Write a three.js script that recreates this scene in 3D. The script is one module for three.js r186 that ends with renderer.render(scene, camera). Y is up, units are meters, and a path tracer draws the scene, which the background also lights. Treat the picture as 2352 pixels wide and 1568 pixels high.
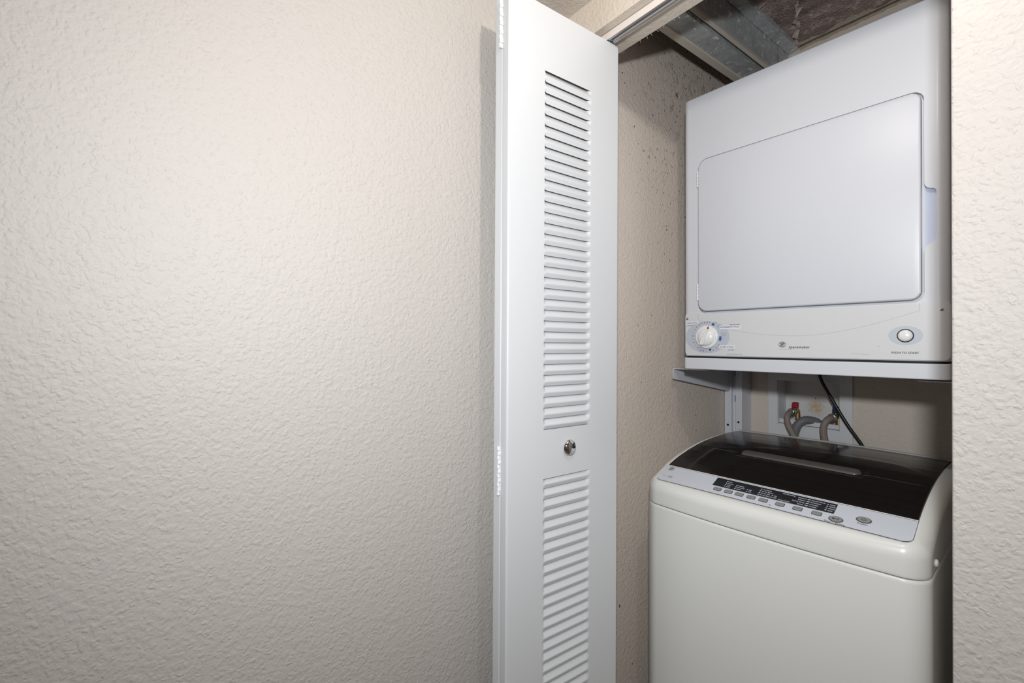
import * as THREE from 'three';
import { mergeGeometries, mergeVertices, toCreasedNormals } from 'three/addons/utils/BufferGeometryUtils.js';
import { RoundedBoxGeometry } from 'three/addons/geometries/RoundedBoxGeometry.js';
import { RectAreaLightUniformsLib } from 'three/addons/lights/RectAreaLightUniformsLib.js';
import { Brush, Evaluator, SUBTRACTION } from 'three-bvh-csg';

// ---------------------------------------------------------------- camera, light, exposure
const scene = new THREE.Scene();
scene.background = new THREE.Color(0x000000);
const EYE = 1.22;                                  // lens height above the floor
const FOCAL = 1055;                                // pixels, for a 2352 x 1568 frame
const camera = new THREE.PerspectiveCamera(2 * Math.atan(784 / FOCAL) * 180 / Math.PI, 2352 / 1568, 0.02, 30);
camera.position.set(0, EYE, 0);
camera.rotation.order = 'YXZ';
camera.rotation.y = THREE.MathUtils.degToRad(52.7);
camera.rotation.x = THREE.MathUtils.degToRad(0.18);
const renderer = new THREE.WebGLRenderer({ antialias: true });
renderer.toneMapping = THREE.LinearToneMapping;
renderer.toneMappingExposure = 1.04;
renderer.shadowMap.enabled = true;
RectAreaLightUniformsLib.init();
const CEILING_LAMP = { at: [-0.15, 2.128, -0.50], power: 0.80, color: [1.0, 0.93, 0.87] };
const FLASH = { at: [0.11, EYE + 0.22, 0.12], power: 4.7, color: [0.96, 0.98, 1.0] };

// ---------------------------------------------------------------- helpers
let seed = 7;
const rnd = () => { seed = (seed * 1664525 + 1013904223) >>> 0; return seed / 4294967296; };
const V = (x, y, z) => new THREE.Vector3(x, y, z);
const lerp = THREE.MathUtils.lerp, clamp = THREE.MathUtils.clamp, smooth = THREE.MathUtils.smoothstep, rad = THREE.MathUtils.degToRad;
const used = {};
function numbered(name) {
  used[name] = (used[name] ?? -1) + 1;
  return used[name] ? name + '_' + String(used[name]).padStart(3, '0') : name;
}
function mesh(name, geo, mat, parent = scene) {
  const m = new THREE.Mesh(geo, mat);
  m.name = parent === scene ? numbered(name) : name;
  m.castShadow = m.receiveShadow = true;
  if (parent !== scene) {
    const n = parent.children.filter((c) => c.name === name || c.name.startsWith(name + '_0') || c.name.startsWith(name + '_1')).length;
    if (n) m.name = name + '_' + String(n).padStart(3, '0');
  }
  parent.add(m);
  return m;
}
function thing(name, label, category, pos, ry = 0, group) {
  const g = new THREE.Group();
  g.name = numbered(name);
  g.position.set(...pos); g.rotation.y = ry;
  g.userData = { label, category };
  if (group) g.userData.group = group;
  scene.add(g);
  return g;
}
function struct(name, geo, mat, parent = scene) {
  const m = mesh(name, geo, mat, parent);
  m.userData.kind = 'structure';
  return m;
}
const clean = (g) => { const o = g.index ? g.toNonIndexed() : g; for (const k of Object.keys(o.attributes)) if (!['position', 'normal', 'uv'].includes(k)) o.deleteAttribute(k); if (!o.attributes.uv) o.setAttribute('uv', new THREE.BufferAttribute(new Float32Array(o.attributes.position.count * 2), 2)); return o; };
const merge = (list) => mergeGeometries(list.map(clean));
function box(x0, x1, y0, y1, z0, z1, bevel = 0) {
  const w = x1 - x0, h = y1 - y0, d = z1 - z0;
  const g = bevel ? new RoundedBoxGeometry(w, h, d, 2, bevel) : new THREE.BoxGeometry(w, h, d);
  return g.translate((x0 + x1) / 2, (y0 + y1) / 2, (z0 + z1) / 2);
}
// uv in metres, laid on each face along its own two axes
function metric(geo) {
  const g = geo.index ? geo.toNonIndexed() : geo, p = g.attributes.position, n = g.attributes.normal, uv = new Float32Array(p.count * 2);
  for (let i = 0; i < p.count; i++) {
    const ax = Math.abs(n.getX(i)), ay = Math.abs(n.getY(i)), az = Math.abs(n.getZ(i));
    const a = ax > ay && ax > az ? [p.getZ(i), p.getY(i)] : ay > az ? [p.getX(i), p.getZ(i)] : [p.getX(i), p.getY(i)];
    uv[i * 2] = a[0]; uv[i * 2 + 1] = a[1];
  }
  g.setAttribute('uv', new THREE.BufferAttribute(uv, 2));
  return g;
}
function tube(points, r, seg = 60, around = 12) {
  return new THREE.TubeGeometry(new THREE.CatmullRomCurve3(points.map((p) => V(...p))), seg, r, around, false);
}
// a grid surface; f(i/nu, j/nv) gives [x, y, z]; uv follows the parameters
function gridSurface(nu, nv, f, flip = false) {
  const pos = [], uv = [], idx = [];
  for (let j = 0; j <= nv; j++) for (let i = 0; i <= nu; i++) { pos.push(...f(i / nu, j / nv)); uv.push(i / nu, j / nv); }
  const at = (i, j) => j * (nu + 1) + i;
  for (let j = 0; j < nv; j++) for (let i = 0; i < nu; i++) {
    const a = at(i, j), b = at(i + 1, j), c = at(i + 1, j + 1), d = at(i, j + 1);
    if (flip) idx.push(a, c, b, a, d, c); else idx.push(a, b, c, a, c, d);
  }
  const g = new THREE.BufferGeometry();
  g.setAttribute('position', new THREE.Float32BufferAttribute(pos, 3));
  g.setAttribute('uv', new THREE.Float32BufferAttribute(uv, 2));
  g.setIndex(idx); g.computeVertexNormals();
  return g;
}
// rings of points skinned into a closed-around surface, with optional end caps
function loft(rings, capStart = false, capEnd = false) {
  const n = rings[0].length, pos = rings.flat(2), idx = [];
  for (let k = 0; k < rings.length - 1; k++) for (let i = 0; i < n; i++) {
    const a = k * n + i, b = k * n + (i + 1) % n, c = a + n, d = b + n;
    idx.push(a, b, d, a, d, c);
  }
  let total = rings.length * n;
  const cap = (ring, rev) => {
    const c = [0, 1, 2].map((k) => ring.reduce((s, p) => s + p[k], 0) / n), base = total;
    pos.push(...ring.flat(), ...c); total += n + 1;
    for (let i = 0; i < n; i++) rev ? idx.push(base + n, base + (i + 1) % n, base + i) : idx.push(base + n, base + i, base + (i + 1) % n);
  };
  if (capStart) cap(rings[0], true);
  if (capEnd) cap(rings.at(-1), false);
  const g = new THREE.BufferGeometry();
  g.setAttribute('position', new THREE.Float32BufferAttribute(pos, 3));
  g.setIndex(idx); g.computeVertexNormals();
  return g;
}
function roundRect(x0, x1, y0, y1, r, shape = new THREE.Shape()) {
  const [a, b, c, d] = Array.isArray(r) ? r : [r, r, r, r];            // bottom left, bottom right, top right, top left
  shape.moveTo(x0 + a, y0); shape.lineTo(x1 - b, y0); shape.absarc(x1 - b, y0 + b, b, -Math.PI / 2, 0);
  shape.lineTo(x1, y1 - c); shape.absarc(x1 - c, y1 - c, c, 0, Math.PI / 2);
  shape.lineTo(x0 + d, y1); shape.absarc(x0 + d, y1 - d, d, Math.PI / 2, Math.PI);
  shape.lineTo(x0, y0 + a); shape.absarc(x0 + a, y0 + a, a, Math.PI, 1.5 * Math.PI);
  return shape;
}
const extrude = (shape, depth, bevel = 0, segs = 16) => new THREE.ExtrudeGeometry(shape, { depth, bevelEnabled: bevel > 0, bevelSize: bevel, bevelThickness: bevel, bevelOffset: -bevel, bevelSegments: 3, curveSegments: segs });

// ---------------------------------------------------------------- procedural textures
// periodic gradient noise on a unit tile
function noiseLayer(cells, salt) {
  const g = new Float32Array(cells * cells * 2); let s = salt * 7919 + 13;
  for (let i = 0; i < cells * cells; i++) { s = (s * 1664525 + 1013904223) >>> 0; const a = s / 4294967296 * Math.PI * 2; g[i * 2] = Math.cos(a); g[i * 2 + 1] = Math.sin(a); }
  return (u, v) => {
    const x = u * cells, y = v * cells, xf = Math.floor(x), yf = Math.floor(y), fx = x - xf, fy = y - yf;
    const X0 = ((xf % cells) + cells) % cells, Y0 = ((yf % cells) + cells) % cells, X1 = (X0 + 1) % cells, Y1 = (Y0 + 1) % cells;
    const d = (X, Y, a, b) => { const i = (Y * cells + X) * 2; return g[i] * a + g[i + 1] * b; };
    const sx = fx * fx * fx * (fx * (fx * 6 - 15) + 10), sy = fy * fy * fy * (fy * (fy * 6 - 15) + 10);
    const p = d(X0, Y0, fx, fy), q = d(X1, Y0, fx - 1, fy), r = d(X0, Y1, fx, fy - 1), t = d(X1, Y1, fx - 1, fy - 1);
    return (p + (q - p) * sx) + ((r + (t - r) * sx) - (p + (q - p) * sx)) * sy;
  };
}
function dataTexture(size, f, repeat = 1, channels = 1) {
  const data = new Uint8Array(size * size * 4);
  for (let y = 0; y < size; y++) for (let x = 0; x < size; x++) {
    const o = (y * size + x) * 4, c = f(x / size, y / size);
    for (let k = 0; k < 3; k++) data[o + k] = clamp(Math.round((channels === 3 ? c[k] : c) * 255), 0, 255);
    data[o + 3] = 255;
  }
  const t = new THREE.DataTexture(data, size, size, THREE.RGBAFormat);
  t.wrapS = t.wrapT = THREE.RepeatWrapping; t.magFilter = THREE.LinearFilter; t.minFilter = THREE.LinearMipmapLinearFilter; t.generateMipmaps = true;
  t.repeat.set(repeat, repeat); t.needsUpdate = true;
  if (channels === 3) t.colorSpace = THREE.SRGBColorSpace;
  return t;
}
function canvasTexture(w, h, draw) {
  const c = document.createElement('canvas'); c.width = w; c.height = h;
  draw(c.getContext('2d'), w, h);
  const t = new THREE.CanvasTexture(c);
  t.colorSpace = THREE.SRGBColorSpace; t.anisotropy = 8;
  return t;
}
// sprayed and lightly knocked-down plaster: overlapping flattened splats over a fine grain
const w1 = noiseLayer(70, 1), w2 = noiseLayer(150, 2), w3 = noiseLayer(340, 3), wc = noiseLayer(12, 6);
const plasterBump = (() => {
  const N = 2048, h = new Float32Array(N * N);
  for (let k = 0; k < 15000; k++) {
    const cx = rnd() * N, cy = rnd() * N, R = (0.0022 + 0.0052 * rnd() * rnd() + 0.001 * rnd()) * N, top = 0.35 + 0.65 * rnd(), st = 0.65 + rnd() * 0.7, tw = rnd() * Math.PI, c = Math.cos(tw), q = Math.sin(tw), B = Math.ceil(R * 1.5), lob = 2 + Math.floor(rnd() * 3), ph = rnd() * 6.28;
    for (let y = -B; y <= B; y++) for (let x = -B; x <= B; x++) {
      const a = (x * c + y * q) * st, b = (-x * q + y * c) / st, r = Math.hypot(a, b) / (R * (1 + 0.22 * Math.sin(lob * Math.atan2(b, a) + ph)));
      if (r >= 1) continue;
      const v = top * (1 - r * r * r), o = ((Math.floor(cy + y) + N) % N) * N + (Math.floor(cx + x) + N) % N;
      if (v > h[o]) h[o] = v;
    }
  }
  return dataTexture(N, (u, v) => {
    const b = h[Math.min(N - 1, Math.round(v * N)) * N + Math.min(N - 1, Math.round(u * N))];
    return 0.22 + 0.30 * b + 0.22 * w1(u, v) + 0.20 * w2(u, v) + 0.10 * w3(u, v) + 0.08 * wc(u, v);
  });
})();
const fineNoise = dataTexture(512, (() => { const a = noiseLayer(40, 21), b = noiseLayer(120, 22), c = noiseLayer(9, 23); return (u, v) => 0.5 + 0.3 * a(u, v) + 0.25 * b(u, v) + 0.3 * c(u, v); })());
const clone = (t, r) => { const c = t.clone(); c.repeat.set(r, r); c.needsUpdate = true; return c; };

// ---------------------------------------------------------------- materials
const M = {};
const wallPaint = (hex, bump = 0.0022) => new THREE.MeshStandardMaterial({ color: hex, roughness: 0.62, bumpMap: plasterBump, bumpScale: bump });
M.wall = wallPaint(0xbcb7b2);
M.soffit = wallPaint(0xd2c7b9, 0.0018);
M.ceiling = wallPaint(0xcfc6bb, 0.002);
M.floor = new THREE.MeshStandardMaterial({ color: 0x8d8071, roughness: 0.8, bumpMap: clone(fineNoise, 3), bumpScale: 0.001 });
M.doorWhite = new THREE.MeshPhysicalMaterial({ color: 0xd3d6d9, roughness: 0.42, side: THREE.DoubleSide });
M.dark = new THREE.MeshStandardMaterial({ color: 0x15161a, roughness: 0.7 });
M.chrome = new THREE.MeshStandardMaterial({ color: 0xd8d8d8, roughness: 0.08, metalness: 1 });
M.steel = new THREE.MeshStandardMaterial({ color: 0xb8babd, roughness: 0.25, metalness: 1 });
M.pin = new THREE.MeshStandardMaterial({ color: 0xd9dce0, roughness: 0.3, metalness: 0.4 });
M.hinge = new THREE.MeshStandardMaterial({ color: 0xeceff1, roughness: 0.3 });
M.trackWhite = new THREE.MeshStandardMaterial({ color: 0xdcd3cc, roughness: 0.45 });
M.trackMetal = new THREE.MeshStandardMaterial({ color: 0xb4b6b9, roughness: 0.35, metalness: 0.9 });
M.enamel = new THREE.MeshPhysicalMaterial({ color: 0xcdd0d6, roughness: 0.42, clearcoat: 0.12, clearcoatRoughness: 0.25 });
M.enamelDoor = new THREE.MeshPhysicalMaterial({ color: 0xcdd0d7, roughness: 0.42, clearcoat: 0.12, clearcoatRoughness: 0.3 });
M.pocket = new THREE.MeshPhysicalMaterial({ color: 0xc6cee0, roughness: 0.35 });
M.washerWhite = new THREE.MeshPhysicalMaterial({ color: 0xe0e1de, roughness: 0.34, clearcoat: 0.25, clearcoatRoughness: 0.2 });
M.plasticWhite = new THREE.MeshPhysicalMaterial({ color: 0xdcddda, roughness: 0.3, clearcoat: 0.3, clearcoatRoughness: 0.15 });
M.knobWhite = new THREE.MeshPhysicalMaterial({ color: 0xe4e5e6, roughness: 0.25, clearcoat: 0.5, clearcoatRoughness: 0.08 });
M.lid = new THREE.MeshPhysicalMaterial({ color: 0x171413, roughness: 0.16, specularIntensity: 0.6, bumpMap: clone(fineNoise, 6), bumpScale: 0.00006 });
M.rackWhite = new THREE.MeshStandardMaterial({ color: 0xd3d6dd, roughness: 0.4, side: THREE.DoubleSide });
M.boxWhite = new THREE.MeshStandardMaterial({ color: 0xd9dadd, roughness: 0.5 });
M.red = new THREE.MeshStandardMaterial({ color: 0x9c1020, roughness: 0.4 });
M.blue = new THREE.MeshStandardMaterial({ color: 0x1b2450, roughness: 0.4 });
M.brass = new THREE.MeshStandardMaterial({ color: 0x9d8258, roughness: 0.35, metalness: 0.9 });
M.hoseBrown = new THREE.MeshStandardMaterial({ color: 0x8d8079, roughness: 0.6 });
M.hoseGrey = new THREE.MeshStandardMaterial({ color: 0x77777b, roughness: 0.6 });
M.cord = new THREE.MeshStandardMaterial({ color: 0x101012, roughness: 0.4 });
M.buttonGrey = new THREE.MeshStandardMaterial({ color: 0x8a8b8a, roughness: 0.4 });
M.buttonRim = new THREE.MeshStandardMaterial({ color: 0x3c3f42, roughness: 0.5 });
M.lampGlass = new THREE.MeshStandardMaterial({ color: 0xffffff, emissive: new THREE.Color(1, 0.86, 0.72), emissiveIntensity: 2.2, roughness: 0.5 });
M.flashGlass = new THREE.MeshStandardMaterial({ color: 0xffffff, emissive: new THREE.Color(0.95, 0.98, 1), emissiveIntensity: 6, roughness: 0.4 });
M.black = new THREE.MeshStandardMaterial({ color: 0x1b1b1d, roughness: 0.5 });

// ---------------------------------------------------------------- the room: hallway and closet
const LEFT = -0.95, FRONT = -0.904, INNER = -1.025, BACK = -1.865, JAMB = -0.143;
const SOFFIT = EYE + 0.815, HALL_TOP = EYE + 0.908, CLOSET_TOP = EYE + 1.095;
const RIGHT = 1.35, REAR = 1.7;
struct('floor', metric(box(LEFT - 0.12, RIGHT + 0.12, -0.1, 0, BACK - 0.12, REAR + 0.12)), M.floor);
struct('ceiling', metric(box(LEFT - 0.12, RIGHT + 0.12, HALL_TOP, HALL_TOP + 0.1, FRONT, REAR + 0.12)), M.ceiling);
struct('wall_left', metric(box(LEFT - 0.12, LEFT, 0, HALL_TOP, FRONT - 0.06, REAR)), M.wall);
struct('wall_front', metric(merge([box(JAMB, RIGHT, 0, 2.45, INNER, FRONT, 0.004)])), M.wall);
struct('wall_right', metric(box(RIGHT, RIGHT + 0.12, 0, HALL_TOP, FRONT, REAR)), M.wall);
struct('wall_rear', metric(box(LEFT, RIGHT, 0, HALL_TOP, REAR, REAR + 0.12)), M.wall);
struct('wall_header', metric(box(LEFT, JAMB + 0.002, SOFFIT, 2.45, INNER, FRONT, 0.003)), M.soffit);

// closet: the hallway paint, lightened in colour to offset the dim light inside, with the mildew and grime specks that the photograph shows towards the upper back of its left wall
const liftedClosetPaint = canvasTexture(1024, 2048, (c, w, h) => {
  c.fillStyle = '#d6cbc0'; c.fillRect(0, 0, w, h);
  const speck = (x, y, r, col) => { c.fillStyle = col; c.beginPath(); c.ellipse(x, y, r * (0.5 + rnd() * 0.5), r * (0.7 + rnd() * 0.9), rnd() * 3, 0, 7); c.fill(); };
  // canvas x runs with z from the closet front (0) to the back (w); y from the top
  for (let i = 0; i < 420; i++) {                                    // faint mildew blotches, high up towards the back
    const x = w * (0.25 + 0.75 * rnd()), y = h * (0.1 + 0.22 * rnd() * rnd());
    if (rnd() > smooth(x / w, 0.2, 0.6)) continue;
    speck(x, y, 3 + rnd() * 7, ['rgba(110,88,98,0.10)', 'rgba(96,80,84,0.13)', 'rgba(120,98,92,0.10)'][i % 3]);
  }
  for (let i = 0; i < 9000; i++) {
    const x = rnd() * w, y = rnd() * h, keep = smooth(x / w, 0.15, 0.75) * smooth(1 - y / h, 0.50, 0.95);
    if (rnd() > keep * 0.9 + 0.008) continue;
    const big = rnd() < 0.03;
    speck(x, y, big ? 3.5 + rnd() * 2 : 0.9 + rnd() * 1.9, ['rgba(70,58,58,0.75)', 'rgba(86,70,76,0.6)', 'rgba(58,50,46,0.8)', 'rgba(96,82,88,0.5)'][Math.floor(rnd() * 4)]);
  }
});
liftedClosetPaint.repeat.set(1 / 0.96, 1 / 2.45); liftedClosetPaint.offset.set(0, 0); liftedClosetPaint.wrapS = liftedClosetPaint.wrapT = THREE.RepeatWrapping;
M.closetLeft = new THREE.MeshStandardMaterial({ color: 0xffffff, map: liftedClosetPaint, roughness: 0.65, bumpMap: plasterBump, bumpScale: 0.002 });
M.closet = wallPaint(0xd4c9be, 0.0016);  // lightened copy of the hallway paint, brightness put into the colour
{
  const g = metric(box(LEFT - 0.12, LEFT, 0, 2.45, BACK - 0.12, FRONT - 0.06)), uv = g.attributes.uv;
  for (let i = 0; i < uv.count; i++) uv.setX(i, -uv.getX(i) - 0.965);          // 0 at the closet front
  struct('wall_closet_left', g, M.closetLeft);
}
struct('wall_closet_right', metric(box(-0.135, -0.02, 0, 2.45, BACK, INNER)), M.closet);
const BOX = { x0: -0.7775, x1: -0.576, y0: EYE - 0.3055, y1: EYE - 0.139 };
{
  const s = new THREE.Shape(); s.moveTo(LEFT, 0); s.lineTo(-0.02, 0); s.lineTo(-0.02, 2.45); s.lineTo(LEFT, 2.45);
  const hole = new THREE.Path(); hole.moveTo(BOX.x0, BOX.y0); hole.lineTo(BOX.x0, BOX.y1); hole.lineTo(BOX.x1, BOX.y1); hole.lineTo(BOX.x1, BOX.y0); s.holes.push(hole);
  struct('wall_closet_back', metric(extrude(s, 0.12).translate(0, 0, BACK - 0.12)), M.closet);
}
// closet ceiling: bare, smeared old compound over brown paper, uneven
const cn1 = noiseLayer(7, 31), cn2 = noiseLayer(19, 32), cn3 = noiseLayer(60, 33), cn4 = noiseLayer(150, 34);
const roughCeil = dataTexture(1024, (u, v) => {
  const s = cn1(u, v) * 0.5 + cn2(u * 1, v) * 0.35 + cn3(u, v) * 0.3, t = smooth(cn2(v, u) + cn3(u, v) * 0.6, 0.15, 0.5), g = cn4(u, v) * 0.1;
  return [0.60 + 0.12 * s + 0.12 * t + g, 0.54 + 0.11 * s + 0.12 * t + g, 0.52 + 0.11 * s + 0.11 * t + g];
}, 1 / 0.8, 3);
const roughCeilBump = dataTexture(1024, (u, v) => 0.5 + cn2(u, v) * 0.35 + Math.abs(cn3(u, v)) * 0.35 + cn4(u, v) * 0.25, 1 / 0.8);
M.closetCeiling = new THREE.MeshStandardMaterial({ color: 0xffffff, map: roughCeil, bumpMap: roughCeilBump, bumpScale: 0.007, roughness: 0.85 });
M.compound = new THREE.MeshStandardMaterial({ color: 0xa89c8c, roughness: 0.9, bumpMap: roughCeilBump, bumpScale: 0.006 });
M.tape = new THREE.MeshStandardMaterial({ color: 0xc4b4ac, roughness: 0.9, side: THREE.DoubleSide });
const closetCeiling = struct('ceiling_closet', metric(gridSurface(60, 60, (a, b) => {
  const x = lerp(LEFT, -0.02, a), z = lerp(INNER, BACK, b), u = x * 1.3, v = z * 1.3;
  return [x, CLOSET_TOP + 0.012 * cn1(u, v) + 0.008 * cn2(u, v), z];
})), M.closetCeiling);
M.closetCeiling.side = THREE.DoubleSide;
struct('ceiling_slab', box(LEFT - 0.12, 0.1, CLOSET_TOP + 0.02, CLOSET_TOP + 0.1, BACK - 0.12, INNER), M.floor);
// smeared bead of compound along the back corner, and a torn strip of joint tape hanging off a crack
{
  const ridge = gridSurface(70, 8, (a, b) => {
    const x = lerp(-0.70, -0.14, a), t = b * Math.PI / 2, r = 0.035 + 0.008 * cn2(x * 2.1, 0.3) + 0.004 * cn3(x * 2, b * 0.1);
    return [x, CLOSET_TOP + 0.004 - r * (1 - Math.sin(t)) * 0.9, BACK - 0.002 + r * (1 - Math.cos(t)) * 1.1];
  });
  struct('compound_ridge', metric(ridge), M.compound, closetCeiling).material.side = THREE.DoubleSide;
  const tape = gridSurface(40, 4, (a, b) => {
    const k = Math.sin(a * 17) * 0.003 + Math.sin(a * 41) * 0.0015, w = 0.012 + 0.006 * Math.sin(a * 23 + 1) + 0.003 * Math.sin(a * 57);
    const x = lerp(-0.706, -0.606, a) + k, z = lerp(-1.845, -1.60, a);
    return [x + (b - 0.5) * w, CLOSET_TOP - 0.010 - 0.006 * Math.sin(a * 29) * b - 0.01 * b * (0.5 + 0.5 * Math.sin(a * 13)), z - (b - 0.5) * w * 0.4];
  });
  struct('torn_tape', tape, M.tape, closetCeiling);
}
// frayed paper along the cut drywall edge of the header
{
  const bits = [];
  for (let i = 0; i < 20; i++) {
    const x = -0.84 + rnd() * 0.62, l = 0.001 + rnd() * rnd() * rnd() * 0.009, w = 0.0003 + rnd() * 0.0007, lean = (rnd() - 0.5) * 0.006;
    bits.push(tube([[x, SOFFIT + 0.002, INNER - 0.0005], [x + lean * 0.4, SOFFIT - l * 0.5, INNER - 0.001 - rnd() * 0.002], [x + lean, SOFFIT - l, INNER - 0.001 - rnd() * 0.005]], w, 4, 5));
  }
  const header = scene.getObjectByName('wall_header'), f = mesh('frayed_paper', merge(bits), M.tape, header);
  f.userData.kind = 'stuff';
}

// ---------------------------------------------------------------- ceiling lamp and flash, both outside the frame
{
  const [x, y, z] = CEILING_LAMP.at;
  const t = thing('ceiling_lamp', 'round frosted glass ceiling lamp on the hallway ceiling', 'lamp', [x, y, z]);
  mesh('base_plate', new THREE.CylinderGeometry(0.15, 0.15, 0.02, 48).translate(0, -0.01, 0), M.trackWhite, t);
  mesh('glass_shade', new THREE.LatheGeometry([[0, -0.075], [0.05, -0.072], [0.1, -0.058], [0.13, -0.038], [0.14, -0.02]].map((p) => new THREE.Vector2(...p)), 48), M.lampGlass, t);
  const l = new THREE.PointLight(new THREE.Color(...CEILING_LAMP.color), CEILING_LAMP.power, 0, 2);
  l.position.set(x, y - 0.046, z); l.shadow.radius = 1.3; l.castShadow = true; scene.add(l); l.name = 'ceiling_lamp_light';
}
{
  const [x, y, z] = FLASH.at, aim = V(-0.92, 1.44, -0.80), t = thing('flash_lamp', 'small black photographic flash hanging on a thin ceiling rod', 'flash', [x, 0, z]);
  const head = new THREE.Group(); head.position.set(0, y, 0); head.name = 'flash_head';
  const dir = aim.clone().sub(V(x, y, z)).normalize();
  t.add(head); head.lookAt(V(x, y, z).add(dir.clone()));
  mesh('housing', new RoundedBoxGeometry(0.07, 0.05, 0.03, 3, 0.006).translate(0, 0, -0.019), M.black, head);
  mesh('front_glass', new RoundedBoxGeometry(0.062, 0.042, 0.005, 2, 0.002).translate(0, 0, -0.0025), M.flashGlass, head);
  mesh('drop_rod', new THREE.CylinderGeometry(0.003, 0.003, HALL_TOP - y - 0.015, 12).translate(0.014, (HALL_TOP + y + 0.015) / 2, 0.011), M.black, t);
  const l = new THREE.SpotLight(new THREE.Color(...FLASH.color), FLASH.power, 0, rad(76), 1, 2);
  l.position.set(x, y, z).add(dir.clone().multiplyScalar(0.04)); l.target.position.copy(aim); scene.add(l.target); l.shadow.radius = 1.75; l.castShadow = true; scene.add(l); l.name = 'flash_light';
}

// ---------------------------------------------------------------- folding door
const PANEL = { w: 0.361, h: 1.995, t: 0.026, y0: 0.02 };
function sheetStrip(pts, y0, y1) {                                   // an upright sheet that follows a plan profile
  return gridSurface(pts.length - 1, 1, (a, b) => { const [x, z] = pts[Math.round(a * (pts.length - 1))]; return [x, lerp(y0, y1, b), z]; });
}
const PITCH = 0.0257, FIELD = { x0: 0.104, x1: 0.258 };
const UPPER = { top: EYE + 0.6445, n: 33 }, LOWER = { top: EYE - 0.316, n: 32 };
function louverGeo() {
  const L = FIELD.x1 - FIELD.x0, xs = [0, 0.002, 0.004, 0.006, 0.009, 0.03, L / 2, L - 0.03, L - 0.012, L - 0.008, L - 0.005, L - 0.0025, L];
  const prof = [[0, -0.0088], [0.04, -0.0084], [0.10, -0.0072], [0.3, -0.0036], [0.46, -0.0010], [0.53, 0.0004], [0.58, 0.0010], [0.64, 0.0009], [0.72, 0.0001], [0.84, -0.0015], [0.94, -0.0028], [1, -0.0036]];
  return gridSurface(xs.length - 1, prof.length - 1, (a, b) => {
    const x = xs[Math.round(a * (xs.length - 1))], [v, d] = prof[Math.round(b * (prof.length - 1))];
    const e = smooth(Math.min(x / 0.009, (L - x) / 0.012), 0, 1);
    return [x, -v * PITCH, d * e];
  }, true);
}
const louver = louverGeo();
function makePanel(parent, facing) {
  const { w, h, t } = PANEL, r = 0.004, y0 = 0, s = new THREE.Shape();
  s.moveTo(r, 0); s.lineTo(w - r, 0); s.lineTo(w - r, h); s.lineTo(r, h);
  for (const f of [UPPER, LOWER]) {
    const a = f.top - f.n * PITCH - PANEL.y0, b = f.top - PANEL.y0 - 0.0022, p = new THREE.Path();
    p.moveTo(FIELD.x0, a); p.lineTo(FIELD.x0, b); p.lineTo(FIELD.x1, b); p.lineTo(FIELD.x1, a); s.holes.push(p);
  }
  const arc = (cx, cz, a0, a1) => [0, 1, 2, 3, 4].map((k) => { const a = lerp(a0, a1, k / 4); return [cx + Math.cos(a) * r, cz + Math.sin(a) * r]; });
  const rightEdge = [...arc(w - r, -r, Math.PI / 2, 0), ...arc(w - r, -t + r, 0, -Math.PI / 2)];
  const leftEdge = [...arc(r, -t + r, -Math.PI / 2, -Math.PI), ...arc(r, -r, Math.PI, Math.PI / 2)];
  const p = mesh('panel', merge([
    new THREE.ShapeGeometry(s), sheetStrip(rightEdge, 0, h), sheetStrip(leftEdge, 0, h),
    gridSurface(1, 1, (a, b) => [lerp(w - r, r, a), lerp(0, h, b), -t]),
    box(0.002, w - 0.002, 0.001, 0.003, -t + 0.002, -0.002), box(0.002, w - 0.002, h - 0.003, h - 0.001, -t + 0.002, -0.002),
  ]), M.doorWhite, parent);
  for (const f of [UPPER, LOWER]) for (let k = 0; k < f.n; k++) mesh('louver', louver, M.doorWhite, p).position.set(FIELD.x0, f.top - k * PITCH - PANEL.y0, 0);
  return p;
}
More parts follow.
